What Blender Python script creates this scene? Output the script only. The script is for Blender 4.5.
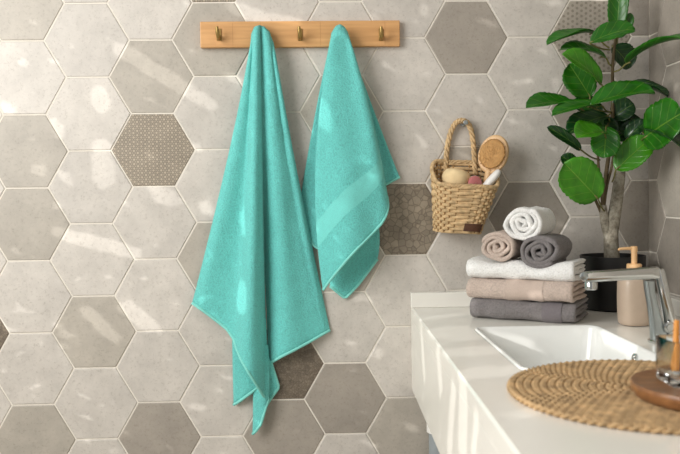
import bpy, bmesh, math, random
from mathutils import Vector, Matrix, noise
random.seed(7)
PI = math.pi
sc = bpy.context.scene
for o in list(bpy.data.objects): bpy.data.objects.remove(o)

# ------------------------------------------------------------------ camera
ZS = 1.235                                    # height of the tile grid's origin above the floor
RW = [(0.999466, -0.029999, -0.012914), (-0.014205, -0.043221, -0.998965), (0.029410, 0.998615, -0.043624)]
CAM = Vector((0.384315, -1.971768, -0.103495 + ZS))
FPX = 820.0
cam_d = bpy.data.cameras.new('camera'); cam = bpy.data.objects.new('camera', cam_d)
sc.collection.objects.link(cam)
cam_d.sensor_width = 36.0; cam_d.lens = FPX / 680 * 36
rx, dn, fw = Vector(RW[0]), Vector(RW[1]), Vector(RW[2])
m = Matrix((rx, -dn, -fw)).transposed().to_4x4(); m.translation = CAM
cam.matrix_world = m
cam_d.dof.use_dof = True; cam_d.dof.focus_distance = 1.86; cam_d.dof.aperture_fstop = 5.0
cam_d.clip_start = 0.05
sc.camera = cam

# ------------------------------------------------------------------ world, sun, window light, exposure
w = bpy.data.worlds.new('world'); sc.world = w; w.use_nodes = True
bg = w.node_tree.nodes['Background']
bg.inputs[0].default_value = (1.0, 0.985, 0.955, 1); bg.inputs[1].default_value = 0.36
SUN = Vector((0.75, 0.60, -0.30)).normalized()     # direction the sunlight travels
sd = bpy.data.lights.new('sun', 'SUN'); sd.energy = 1.7; sd.angle = math.radians(0.2); sd.color = (1.0, 0.972, 0.93)
so = bpy.data.objects.new('sun', sd); sc.collection.objects.link(so)
so.rotation_euler = SUN.to_track_quat('-Z', 'Y').to_euler(); so.location = (-4, -3, 4)
ad = bpy.data.lights.new('window_light', 'AREA'); ad.shape = 'RECTANGLE'; ad.size = 1.25; ad.size_y = 1.5
ad.energy = 54; ad.color = (1.0, 0.982, 0.95)
ao = bpy.data.objects.new('window_light', ad); sc.collection.objects.link(ao)
ao.location = (-1.14, -1.55, 1.80)
ao.rotation_euler = Vector((1, 0.42, -0.22)).to_track_quat('-Z', 'Y').to_euler()
vs = sc.view_settings
vs.view_transform = 'Standard'; vs.look = 'None'; vs.gamma = 1.0; vs.use_curve_mapping = False; vs.exposure = 0.0

# ------------------------------------------------------------------ helpers
def at(px, py, Y):
    """world point on the vertical plane y = Y that is measured at photo position px, py"""
    d = rx * ((px - 340) / FPX) + dn * ((py - 227) / FPX) + fw
    return CAM + d * ((Y - CAM.y) / d.y)
def lin(c):
    return tuple(((v / 255) / 12.92 if v / 255 <= .04045 else ((v / 255 + .055) / 1.055) ** 2.4) for v in c)
def col(c): return (*lin(c), 1.0)

class MB:
    def __init__(s): s.v = []; s.f = []
    def add(s, vs, fs):
        o = len(s.v); s.v += [Vector(p) for p in vs]; s.f += [tuple(i + o for i in f) for f in fs]
    def box(s, a, b, bev=0.0, seg=2):
        bm = bmesh.new(); bmesh.ops.create_cube(bm, size=1)
        c = (Vector(a) + Vector(b)) / 2; d = Vector(b) - Vector(a)
        for v in bm.verts: v.co = Vector((v.co.x * d.x, v.co.y * d.y, v.co.z * d.z)) + c
        if bev: bmesh.ops.bevel(bm, geom=bm.edges[:], offset=bev, segments=seg, profile=.5, affect='EDGES')
        s.bm(bm)
    def bm(s, bm, M=None):
        bm.verts.index_update()
        s.add([(M @ v.co) if M else v.co.copy() for v in bm.verts], [[v.index for v in f.verts] for f in bm.faces]); bm.free()
    def grid(s, P, close_u=False, close_v=False):
        nu, nv = len(P), len(P[0]); vs = [p for r in P for p in r]; fs = []
        for i in range(nu if close_u else nu - 1):
            for j in range(nv if close_v else nv - 1):
                a, b = i, (i + 1) % nu; c, d = j, (j + 1) % nv
                fs.append((a * nv + c, b * nv + c, b * nv + d, a * nv + d))
        s.add(vs, fs)
    def tube(s, pts, r, n=8, cap=True, flat=1.0):
        pts = [Vector(p) for p in pts]; N = len(pts); R = r if isinstance(r, (list, tuple)) else [r] * N
        up = Vector((0, 0, 1)); rows = []; prev = None
        for i, p in enumerate(pts):
            t = (pts[min(i + 1, N - 1)] - pts[max(i - 1, 0)]).normalized()
            if prev is None:
                a = t.cross(up)
                if a.length < 1e-3: a = t.cross(Vector((0, 1, 0)))
            else: a = prev - t * prev.dot(t)
            a.normalize(); prev = a; b = t.cross(a)
            rows.append([p + (a * math.cos(2 * PI * k / n) + b * math.sin(2 * PI * k / n) * flat) * R[i] for k in range(n)])
        s.grid(rows, close_v=True)
        if cap:
            o = len(s.v) - N * n
            s.f.append(tuple(o + k for k in reversed(range(n)))); s.f.append(tuple(o + (N - 1) * n + k for k in range(n)))
    def lathe(s, prof, c, n=40, cap0=True, cap1=True, M=None):
        rows = []
        for r, z in prof:
            row = [Vector((r * math.cos(2 * PI * k / n), r * math.sin(2 * PI * k / n), z)) for k in range(n)]
            rows.append([(M @ q if M else q) + Vector(c) for q in row])
        s.grid(rows, close_v=True)
        o = len(s.v) - len(prof) * n
        if cap0: s.f.append(tuple(o + k for k in reversed(range(n))))
        if cap1: s.f.append(tuple(o + (len(prof) - 1) * n + k for k in range(n)))
    def build(s, name, mat, parent=None, smooth=True, angle=40, fix=True):
        off = parent_origin(parent)
        me = bpy.data.meshes.new(name); me.from_pydata([v - off for v in s.v], [], s.f); me.update()
        if fix:
            bm = bmesh.new(); bm.from_mesh(me); bmesh.ops.recalc_face_normals(bm, faces=bm.faces); bm.to_mesh(me); bm.free()
        if smooth:
            me.shade_smooth()
            if angle < 180:
                me.set_sharp_from_angle(angle=math.radians(angle))
        o = bpy.data.objects.new(name, me); sc.collection.objects.link(o)
        me.materials.append(mat)
        if parent: o.parent = parent
        return o
def parent_origin(p):
    off = Vector((0, 0, 0))
    while p: off += p.location; p = p.parent
    return off
def tag(o, label, cat, group=None):
    o['label'] = label; o['category'] = cat
    if group: o['group'] = group
    return o
def thing(name, label, cat, loc=(0, 0, 0), group=None):
    o = bpy.data.objects.new(name, None); sc.collection.objects.link(o); o.location = loc
    o.empty_display_size = .02
    return tag(o, label, cat, group)
def struct(o): o['kind'] = 'structure'; return o

# ------------------------------------------------------------------ materials
class NT:
    def __init__(s, name):
        s.m = bpy.data.materials.new(name); s.m.use_nodes = True; s.t = s.m.node_tree
        s.b = s.t.nodes['Principled BSDF']
    def n(s, typ, **kw):
        nd = s.t.nodes.new('ShaderNode' + typ)
        for k, v in kw.items():
            if k[0] == '_': nd.inputs[k[1:].replace('_', ' ')].default_value = v
            else: setattr(nd, k, v)
        return nd
    def l(s, a, b): s.t.links.new(a, b)
    def obj(s, kind='Object'): return s.n('TexCoord').outputs[kind]
    def noise(s, scale, detail=3, rough=.5, vec=None):
        nd = s.n('TexNoise', _Scale=scale, _Detail=detail, _Roughness=rough); s.l(vec or s.obj(), nd.inputs['Vector']); return nd.outputs['Fac']
    def ramp(s, fac, stops, interp='LINEAR'):
        r = s.n('ValToRGB'); r.color_ramp.interpolation = interp; s.l(fac, r.inputs[0]); e = r.color_ramp.elements
        while len(e) < len(stops): e.new(.5)
        for k, (p, c) in enumerate(stops): e[k].position = p; e[k].color = c
        return r.outputs[0]
    def mix(s, f, a, b, blend='MIX'):
        x = s.n('Mix', data_type='RGBA', blend_type=blend)
        for sock, v in ((x.inputs[0], f), (x.inputs[6], a), (x.inputs[7], b)):
            if hasattr(v, 'links'): s.l(v, sock)
            else: sock.default_value = v
        return x.outputs[2]
    def math(s, op, a, b=0.0, c=0.0):
        x = s.n('Math', operation=op)
        for sock, v in zip(x.inputs, (a, b, c)):
            if hasattr(v, 'links'): s.l(v, sock)
            else: sock.default_value = v
        return x.outputs[0]
    def bump(s, h, strength, dist):
        b = s.n('Bump', _Strength=strength, _Distance=dist); s.l(h, b.inputs['Height']); s.l(b.outputs[0], s.b.inputs['Normal'])
    def base(s, c):
        if hasattr(c, 'links'): s.l(c, s.b.inputs['Base Color'])
        else: s.b.inputs['Base Color'].default_value = c
    def set(s, **kw):
        for k, v in kw.items(): s.b.inputs[k.replace('_', ' ')].default_value = v
        return s
def plain(name, c, rough=.5, metal=0.0, var=.08, scale=30, bump=0.0, bscale=400, **kw):
    t = NT(name); c = col(c)
    dk = tuple(v * (1 - var) for v in c[:3]) + (1,); lt = tuple(min(1, v * (1 + var)) for v in c[:3]) + (1,)
    t.base(t.ramp(t.noise(scale, 4), [(.3, dk), (.7, lt)])); t.set(Roughness=rough, Metallic=metal, **kw)
    if bump: t.bump(t.noise(bscale, 3), bump, .002)
    return t.m
def wpos(t):
    return t.n('NewGeometry').outputs['Position']
def tile_base(name, c, var=.13):
    t = NT(name); P = wpos(t); c = col(c)
    a = t.ramp(t.noise(13, 8, .68, P), [(.32, tuple(v * (1 - var) for v in c[:3]) + (1,)), (.72, tuple(min(1, v * (1 + var)) for v in c[:3]) + (1,))])
    sp = t.ramp(t.noise(170, 5, .75, P), [(.33, (.62, .60, .57, 1)), (.46, (1, 1, 1, 1)), (.60, (1, 1, 1, 1)), (.70, (1.12, 1.12, 1.11, 1))])
    a = t.mix(.55, a, sp, 'MULTIPLY')
    rnd = t.n('ObjectInfo').outputs['Random']
    k = t.math('MULTIPLY_ADD', rnd, .12, .94)
    cmb = t.n('CombineColor'); [t.l(k, cmb.inputs[i]) for i in range(3)]
    a = t.mix(1.0, a, cmb.outputs[0], 'MULTIPLY')
    t.set(Roughness=.42); t.bump(t.noise(60, 5, .6, P), .10, .002)
    return t, a, P
def tile_mat(name, c):
    t, a, P = tile_base(name, c); t.base(a); return t.m
M_TILE = {'L': tile_mat('tile_pale_concrete', (204, 198, 190)), 'M': tile_mat('tile_mid_concrete', (180, 173, 162)), 'D': tile_mat('tile_dark_concrete', (164, 156, 146))}
def hexwave(t, P, k):
    sep = t.n('SeparateXYZ'); t.l(P, sep.inputs[0]); x, z = sep.outputs[0], sep.outputs[2]; tot = None
    for a in (0, PI / 3, 2 * PI / 3):
        u = t.math('ADD', t.math('MULTIPLY', x, k * math.cos(a)), t.math('MULTIPLY', z, k * math.sin(a)))
        cs = t.math('COSINE', u); tot = cs if tot is None else t.math('ADD', tot, cs)
    return tot                                   # -1.5 .. 3
def tile_dots(name, c, inv, sp=.0105):
    t, a, P = tile_base(name, c)
    f = t.math('MULTIPLY_ADD', hexwave(t, P, 2 * PI / (sp * .866)), 1 / 4.5, 1.5 / 4.5)
    lo, hi = ((.62, .60, .57, 1), (1.25, 1.22, 1.15, 1)) if not inv else ((1.05, 1.03, 1.0, 1), (.68, .66, .63, 1))
    t.base(t.mix(1.0, a, t.ramp(f, [(.06, (1.05, 1.03, 1, 1)), (.16, lo), (.42, lo), (.62, hi)]), 'MULTIPLY'))
    return t.m
def tile_cells(name, c, scale):
    t, a, P = tile_base(name, c)
    v = t.n('TexVoronoi', feature='DISTANCE_TO_EDGE', _Scale=scale); t.l(P, v.inputs['Vector'])
    v2 = t.n('TexVoronoi', _Scale=scale); t.l(P, v2.inputs['Vector'])
    sepc = t.n('SeparateColor'); t.l(v2.outputs['Color'], sepc.inputs[0])
    cell = t.ramp(sepc.outputs[0], [(0, (.80, .78, .75, 1)), (1, (1.22, 1.2, 1.15, 1))])
    a = t.mix(1.0, a, cell, 'MULTIPLY')
    t.base(t.mix(t.ramp(v.outputs['Distance'], [(.04, (0, 0, 0, 1)), (.09, (1, 1, 1, 1))]), t.mix(1.0, a, (.68, .66, .64, 1), 'MULTIPLY'), a))
    return t.m
M_TILE['P'] = tile_dots('tile_dotted_relief', (166, 156, 142), False)
M_TILE['T'] = tile_dots('tile_triangle_dots', (166, 159, 149), True, .0125)
M_TILE['Q'] = tile_cells('tile_stone_mosaic', (148, 138, 124), 68)
M_TILE['R'] = tile_cells('tile_fine_mosaic', (122, 112, 100), 160)
M_GROUT = plain('grout', (226, 220, 209), .9, var=.03, bump=.2)
def terry(name, c, scale=420, strength=.55, sheen=.35):
    t = NT(name); c = col(c); P = t.obj()
    f = t.noise(scale, 3, .65, P); g = t.noise(28, 3, .5, P)
    a = t.ramp(f, [(.28, tuple(v * .70 for v in c[:3]) + (1,)), (.5, c), (.75, tuple(min(1, v * 1.2 + .012) for v in c[:3]) + (1,))])
    a = t.mix(.25, a, t.ramp(g, [(.3, tuple(v * .85 for v in c[:3]) + (1,)), (.7, tuple(min(1, v * 1.1) for v in c[:3]) + (1,))]))
    t.base(a); t.set(Roughness=.95, Sheen_Weight=sheen, Sheen_Roughness=.5)
    t.b.inputs['Sheen Tint'].default_value = tuple(.4 + .6 * v for v in c[:3]) + (1,)
    t.b.inputs['Specular IOR Level'].default_value = .15
    t.bump(f, strength, .004); return t.m
M_TURQ = terry('turquoise_terry', (116, 214, 208), 320, .95); M_TURQ_H = terry('turquoise_hem', (136, 219, 209), 700, .15)
M_TURQ_B = terry('turquoise_woven_band', (122, 215, 208), 900, .10)
M_WHITE_T = terry('white_terry', (250, 249, 246), 270, .95); M_BEIGE_T = terry('beige_terry', (204, 186, 174), 270, .95); M_GREY_T = terry('grey_terry', (131, 126, 126), 270, .95)
M_BEIGE_B = terry('beige_woven_band', (196, 178, 166), 900, .1); M_GREY_B = terry('grey_woven_band', (122, 116, 119), 900, .1)
def wood(name, c1, c2, axis=0, scale=1.0, rough=.45):
    t = NT(name); mp = t.n('Mapping'); t.l(t.obj(), mp.inputs[0])
    s = [60 * scale] * 3; s[axis] = 3 * scale; mp.inputs['Scale'].default_value = s
    f = t.noise(1.6, 5, .6, mp.outputs[0])
    t.base(t.ramp(f, [(.3, col(c1)), (.7, col(c2))])); t.set(Roughness=rough); t.bump(f, .08, .002); return t.m
M_BAMBOO = wood('bamboo_wood', (196, 145, 92), (222, 172, 116), 0)
M_BRASS = plain('aged_brass', (166, 138, 84), .38, .75, .15, 120)
M_SEAM = plain('bamboo_seam', (186, 134, 82), .6)
M_COUNTER = plain('cream_solid_surface', (242, 239, 231), .22, var=.015, scale=6)
M_CERAMIC = plain('white_ceramic', (240, 241, 238), .12, var=.005)
M_CHROME = plain('chrome', (205, 207, 206), .12, 1.0, .02)
M_CHROME_S = plain('satin_chrome', (176, 184, 186), .32, 1.0, .03)
M_BLACKRUB = plain('black_rubber', (22, 22, 22), .6)
M_POT = plain('black_matte_pot', (20, 20, 21), .45, var=.1)
M_SOIL = plain('dark_soil', (52, 40, 30), .95, var=.4, scale=200, bump=.8)
t = NT('grey_bark'); f = t.noise(70, 6, .75); t.base(t.ramp(f, [(.3, col((104, 98, 86))), (.5, col((160, 152, 136))), (.72, col((200, 194, 178)))])); t.set(Roughness=.9); t.bump(f, .9, .006); M_BARK = t.m
M_STEM = plain('green_brown_stem', (122, 118, 66), .6, var=.25, scale=60)
M_TWIG = plain('brown_twig', (92, 78, 50), .7, var=.25, scale=80, bump=.4)
def leafmat(name, c):
    t = NT(name); uv = t.obj('UV'); sp = t.n('SeparateXYZ'); t.l(uv, sp.inputs[0]); u, v = sp.outputs[0], sp.outputs[1]   # u across -1..1, v along 0..1
    au = t.math('ABSOLUTE', u)
    mid = t.math('SUBTRACT', 1.0, t.math('MULTIPLY', au, 22.0))
    s = t.math('SUBTRACT', v, t.math('MULTIPLY', au, .30))
    fr = t.math('ABSOLUTE', t.math('SUBTRACT', t.math('FRACT', t.math('MULTIPLY_ADD', s, 5.0, .5)), .5))
    side = t.math('SUBTRACT', 1.0, t.math('MULTIPLY', fr, 15.0))
    vein = t.math('MAXIMUM', mid, t.math('MULTIPLY', side, .55)); vein = t.math('MAXIMUM', vein, 0.0)
    c = col(c); n = t.noise(40, 4)
    a = t.ramp(n, [(.3, tuple(x * .72 for x in c[:3]) + (1,)), (.7, tuple(x * 1.2 for x in c[:3]) + (1,))])
    a = t.mix(t.math('MULTIPLY', vein, .55), a, col((130, 168, 60)))
    t.base(a); t.set(Roughness=.30); t.b.inputs['Specular IOR Level'].default_value = .5
    t.bump(t.math('SUBTRACT', t.math('MULTIPLY', n, .3), vein), .35, .002); return t.m
M_LEAF = leafmat('leaf_green', (34, 103, 12)); M_LEAF_L = leafmat('leaf_fresh_green', (62, 134, 17)); M_LEAF_D = leafmat('leaf_deep_green', (14, 62, 20))
M_STRAW = plain('woven_straw', (208, 178, 134), .75, var=.25, scale=90, bump=.6, bscale=600)
M_STRAW_D = plain('straw_stake', (150, 115, 72), .8, var=.25, scale=90)
M_LEATHER = plain('dark_brown_leather', (88, 56, 38), .6, bump=.4, var=.2, scale=120)
M_SPONGE = plain('cream_sponge', (232, 206, 160), .9, bump=.5, bscale=500)
M_PINK = plain('dusty_pink_plastic', (198, 120, 120), .4); M_WHITEP = plain('white_plastic', (238, 236, 232), .35, var=.02)
M_BRUSHW = wood('pale_beech', (212, 172, 124), (232, 196, 150), 2, .8)
M_BRISTLE = plain('tan_bristle', (196, 152, 96), .8, var=.1, scale=150)
M_SEA = plain('seagrass', (188, 156, 114), .8, var=.35, scale=70, bump=.7, bscale=500)
M_TRAY = wood('walnut_tray', (116, 76, 46), (170, 120, 76), 0, .7, .35)
t = NT('clear_glass'); t.base((.96, .98, .97, 1)); t.set(Roughness=.02, IOR=1.45); t.b.inputs['Transmission Weight'].default_value = 1.0; M_GLASS = t.m
M_ORANGE = plain('orange_wood', (226, 150, 62), .5)
M_CERBEIGE = plain('beige_stoneware', (190, 171, 152), .35, var=.03, scale=60)
M_PUMP = plain('pale_wood_pump', (224, 182, 132), .5, var=.06)
M_FLOOR = plain('floor_stone', (176, 168, 156), .5, var=.06, scale=8)
M_PLASTER = plain('white_plaster', (226, 222, 214), .9, var=.02)
M_PIPE = plain('grey_pipe', (150, 158, 162), .35, var=.04)
M_HEDGE = plain('outdoor_leaf', (70, 105, 48), .6, var=.3)
M_FRAME = plain('window_frame_white', (232, 230, 224), .5, var=.01)

# ------------------------------------------------------------------ the setting
XR = 1.195                                     # plane of the right wall
S = 0.10                                       # side of a hexagonal tile
H3 = math.sqrt(3)
TOP = 0.85                                     # counter height
mb = MB(); mb.box((-1.25, -3.2, -.05), (XR + .08, .08, 0)); struct(mb.build('floor', M_FLOOR, smooth=False))
mb = MB(); mb.box((-1.25, -.0012, 0), (XR + .08, .08, 2.45)); WB = struct(mb.build('wall_back', M_GROUT, smooth=False))
mb = MB(); mb.box((XR - .0012, -3.2, 0), (XR + .08, -.0012, 2.45)); WR = struct(mb.build('wall_right', M_GROUT, smooth=False))
WY0, WY1, WZ0, WZ1 = -2.75, -.35, .85, 2.42
mb = MB()
mb.box((-1.33, -3.2, 0), (-1.25, .08, WZ0)); mb.box((-1.33, WY1, WZ0), (-1.25, .08, 2.45)); mb.box((-1.33, -3.2, WZ0), (-1.25, WY0, 2.45))
mb.box((-1.33, WY0, WZ1), (-1.25, WY1, 2.45))
struct(mb.build('wall_left', M_PLASTER, smooth=False))
mb = MB()
for a, b in (((WY0, WZ0), (WY1, WZ0 + .04)), ((WY0, WZ1 - .04), (WY1, WZ1)), ((WY0, WZ0), (WY0 + .04, WZ1)), ((WY1 - .04, WZ0), (WY1, WZ1))):
    mb.box((-1.31, a[0], a[1]), (-1.26, b[0], b[1]))
struct(mb.build('window_1', M_FRAME, smooth=False))

TYPES = {(-3, 2): 'R', (-2, -2): 'M', (-2, -1): 'L', (-2, 0): 'M', (-2, 1): 'M', (-2, 4): 'M', (-1, 2): 'M', (0, -1): 'M', (0, 0): 'P', (0, 4): 'D',
         (1, -3): 'P', (1, -2): 'M', (1, 1): 'M', (2, 3): 'R', (2, 4): 'D', (3, -1): 'M', (3, 1): 'M', (3, 3): 'D', (4, 1): 'Q', (4, 4): 'M', (5, -2): 'D', (5, 0): 'M',
         (6, 1): 'D', (7, -2): 'T', (7, -1): 'D', (7, -3): 'M', (8, -2): 'D', (8, 1): 'D', (8, 3): 'M', (-4, 0): 'M', (-4, 3): 'M', (-5, 1): 'P', (-6, 3): 'D', (-5, -2): 'M', (6, 4): 'M', (-3, -2): 'M', (-1, 5): 'D', (5, 5): 'M'}
G = .0030                                      # joint width
def hexpoly(cx, cy):
    R = S - G / H3
    return [(cx + R * math.cos(PI / 3 * k), cy + R * math.sin(PI / 3 * k)) for k in range(6)]
def clip(poly, axis, lim, keep_less):
    out = []
    for i in range(len(poly)):
        a, b = poly[i], poly[(i + 1) % len(poly)]
        ia = (a[axis] <= lim) == keep_less; ib = (b[axis] <= lim) == keep_less
        if ia: out.append(a)
        if ia != ib:
            tt = (lim - a[axis]) / (b[axis] - a[axis]); out.append((a[0] + tt * (b[0] - a[0]), a[1] + tt * (b[1] - a[1])))
    return out
def tile_mesh(poly, mat):
    n = len(poly); cx = sum(p[0] for p in poly) / n; cy = sum(p[1] for p in poly) / n
    def ins(d):
        o = []
        for x, y in poly:
            L = math.hypot(x - cx, y - cy); o.append((cx + (x - cx) * (1 - d / L), cy + (y - cy) * (1 - d / L)))
        return o
    rings = [(poly, .004), (poly, -.0008), (ins(.0008), -.0022), (ins(.0022), -.003)]
    vs = [(x, d, y) for q, d in rings for x, y in q]; fs = []
    for r in range(3):
        for k in range(n): fs.append((r * n + k, r * n + (k + 1) % n, (r + 1) * n + (k + 1) % n, (r + 1) * n + k))
    fs.append(tuple(3 * n + k for k in range(n)))
    me = bpy.data.meshes.new('tile'); me.from_pydata(vs, [], fs); me.update()
    bm = bmesh.new(); bm.from_mesh(me); bmesh.ops.recalc_face_normals(bm, faces=bm.faces); bm.to_mesh(me); bm.free()
    me.materials.append(mat); return me
shared = {}
for c in range(-7, 9):
    for r in range(-6, 7):
        ty = TYPES.get((c, r), 'L')
        X = 1.5 * c * S; Z = ZS - (H3 * r + (H3 / 2 if c % 2 else 0)) * S
        poly = hexpoly(0, 0)
        if c == 8: poly = clip(poly, 0, XR - .002 - X, True); key = (ty, 'cut')
        else: key = (ty, 'full')
        if key not in shared: shared[key] = tile_mesh(poly, M_TILE[ty])
        o = bpy.data.objects.new('tile', shared[key]); sc.collection.objects.link(o); o.parent = WB
        o.location = (X, random.uniform(-.0004, .0004), Z); o.rotation_euler = (random.uniform(-.003, .003), random.uniform(-.004, .004), random.uniform(-.003, .003))
RT = {(0, -2): 'D', (0, 1): 'D', (0, 3): 'M', (2, 2): 'M', (1, 0): 'M', (3, -1): 'M', (3, 2): 'D', (4, 0): 'P', (5, 1): 'M', (6, -2): 'D', (2, -3): 'M'}
shr = {}
for c in range(0, 13):
    for r in range(-6, 7):
        ty = RT.get((c, r), 'D'); Yc = -1.5 * c * S; Z = ZS - (H3 * r + (H3 / 2 if c % 2 else 0)) * S
        poly = hexpoly(0, 0)
        if c == 0: poly = clip(poly, 0, .006, False)
        key = (ty, c == 0)
        if key not in shr: shr[key] = tile_mesh(poly, M_TILE[ty])
        o = bpy.data.objects.new('tile', shr[key]); sc.collection.objects.link(o); o.parent = WR
        o.location = (XR, Yc, Z); o.rotation_euler = (random.uniform(-.003, .003), 0, -PI / 2 + random.uniform(-.012, .012))

# ------------------------------------------------------------------ vanity: apron, worktop with hole, basin
XL, YN = 0.600, -1.46
XLW, XLN = .611, .590                          # left edge at the back wall and at the near end
SX0, SX1, SY0, SY1 = .700, .957, -.725, -.318
vt = thing('vanity_counter', 'cream solid-surface vanity counter with deep front apron', 'counter', (XL, YN, TOP))
def rrect(x0, x1, y0, y1, r, n=6):
    out = []
    for cx, cy, a0 in ((x1 - r, y1 - r, 0), (x0 + r, y1 - r, PI / 2), (x0 + r, y0 + r, PI), (x1 - r, y0 + r, 3 * PI / 2)):
        for k in range(n + 1):
            a = a0 + PI / 2 * k / n; out.append((cx + r * math.cos(a), cy + r * math.sin(a)))
    return out
def worktop():
    b = MB(); th = .03; R = .028; n = 6
    inner = rrect(SX0, SX1, SY0, SY1, R, n)
    x1, y1 = XR - .006, -.004; ch = .0035
    corners = [(x1, y1), (XLW, y1), (XLN, YN), (x1, YN)]
    outer = []
    for k, (ix, iy) in enumerate(inner):
        outer.append(corners[k // (n + 1)])
    N = len(inner)
    def inset(p): return (p[0] + (ch if p[0] < .8 else 0), min(max(p[1], YN + ch), y1))
    rows = [[(x, y, TOP - th) for x, y in inner], [(x, y, TOP - .002) for x, y in inner],
            [(x + (.002 if x > .83 else -.002), y + (.002 if y > -.48 else -.002), TOP) for x, y in inner],
            [(*inset(p), TOP) for p in outer], [(*p, TOP - ch) for p in outer], [(*p, TOP - th) for p in outer]]
    b.grid([[Vector(p) for p in r] for r in rows], close_v=True); return b
worktop().build('worktop', M_COUNTER, vt, angle=25)
AZ = TOP - .20
mb = MB(); mb.box((.0005, YN + .002, AZ), (.022, -.004, TOP - .0305), .001, 1)
for v in mb.v: v.x += XLW + (XLN - XLW) * (v.y / YN)
mb.build('apron', M_COUNTER, vt, smooth=False)
mb = MB(); mb.box((XL + .0225, YN + .002, AZ + .03), (XR - .006, YN + .022, TOP - .0305)); mb.build('end_panel', M_COUNTER, vt, smooth=False)
mb = MB(); mb.box((XLW - .001, -.026, TOP + .0002), (XR - .029, -.004, TOP + .036), .0012, 1); sb = mb.build('back_upstand', M_COUNTER, vt, smooth=False)
mb = MB(); mb.box((XR - .028, YN, TOP + .0002), (XR - .006, -.004, TOP + .036), .0012, 1); mb.build('side_upstand', M_COUNTER, vt, smooth=False)
# basin
bs = thing('wash_basin', 'white ceramic rectangular basin set into the cream counter', 'sink', ((SX0 + SX1) / 2, (SY0 + SY1) / 2, TOP - .13))
b = MB(); e = .0006
def ring(d, z, r): return [Vector((x, y, z)) for x, y in rrect(SX0 + e + d, SX1 - e - d, SY0 + e + d, SY1 - e - d, r, 6)]
rows = [ring(0, TOP - .001, .027), ring(.0005, TOP + .0012, .027), ring(.003, TOP + .0022, .026), ring(.007, TOP + .0014, .023), ring(.009, TOP - .004, .022), ring(.014, TOP - .06, .03),
        ring(.024, TOP - .105, .035), ring(.05, TOP - .122, .04), ring(.10, TOP - .126, .01)]
b.grid(rows, close_v=True); o0 = len(b.v) - 28; b.f.append(tuple(range(o0, o0 + 28)))
out = [ring(0, TOP - .001, .027), ring(0, TOP - .03, .027), ring(.004, TOP - .07, .03), ring(.012, TOP - .118, .03), ring(.05, TOP - .136, .03)]
b.grid(out, close_v=True); o0 = len(b.v) - 28; b.f.append(tuple(range(o0, o0 + 28)))
b.build('bowl', M_CERAMIC, bs, angle=60)
b = MB(); b.lathe([(.0, .003), (.016, .003), (.020, .0015), (.021, 0)], (.829, -.48, TOP - .1258), 24, False, False); b.build('drain', M_CHROME, bs)
ov = Matrix.Rotation(-PI / 2, 3, 'Y'); b = MB(); b.lathe([(.0095, 0), (.0095, .004), (.007, .006), (.0055, .002)], (SX1 - .0105, -.552, TOP - .0205), 24, False, True, ov)
b.build('overflow_ring', M_CHROME, bs)

# drain pipe below the counter
dp = thing('drain_pipe', 'grey drain pipe against the wall below the counter', 'pipe', (.672, -.05, 0))
b = MB(); b.lathe([(.026, 0), (.026, .60), (.026, .70)], (.672, -.05, 0), 28); b.build('pipe', M_PIPE, dp)
b = MB(); b.lathe([(.0262, 0), (.031, .002), (.031, .03), (.0262, .032)], (.672, -.05, .555), 28, False, False); b.build('collar', M_WHITEP, dp)

# ------------------------------------------------------------------ coat rack
rk = thing('hook_rack', 'bamboo wall rack with small brass hooks carrying the turquoise towels', 'rack', (.354, 0, .2377 + ZS))
RX0, RX1, RZ0, RZ1, RY = .119, .5895, .2377 + ZS, .2985 + ZS, -.019
b = MB(); b.box((RX0, RY, RZ0), (RX1, -.0035, RZ1), .0018, 2); b.build('board', M_BAMBOO, rk, smooth=False)
for fx in (.162, .30, .60, .925):
    x = RX0 + (RX1 - RX0) * fx; b = MB(); b.box((x - .0005, RY - .00012, RZ0 + .003), (x + .0005, RY + .001, RZ1 - .003)); b.build('joint_line', M_SEAM, rk, smooth=False)
def hook_at(px):
    p = at(px, 34, RY); x, z = p.x, p.z
    b = MB(); b.box((x - .0055, RY - .003, z - .016), (x + .0055, RY, z + .012), .001, 1); h = b.build('hook', M_BRASS, rk)
    b = MB(); b.tube([(x, RY - .002, z - .007), (x, RY - .012, z - .012), (x, RY - .021, z - .010), (x - .001, RY - .026, z + .001), (x - .002, RY - .027, z + .012)], [.0045, .0045, .0046, .0046, .0035], 10)
    b.build('prong', M_BRASS, h)
for px in (219, 259.5, 300, 340, 381): hook_at(px)

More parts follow.
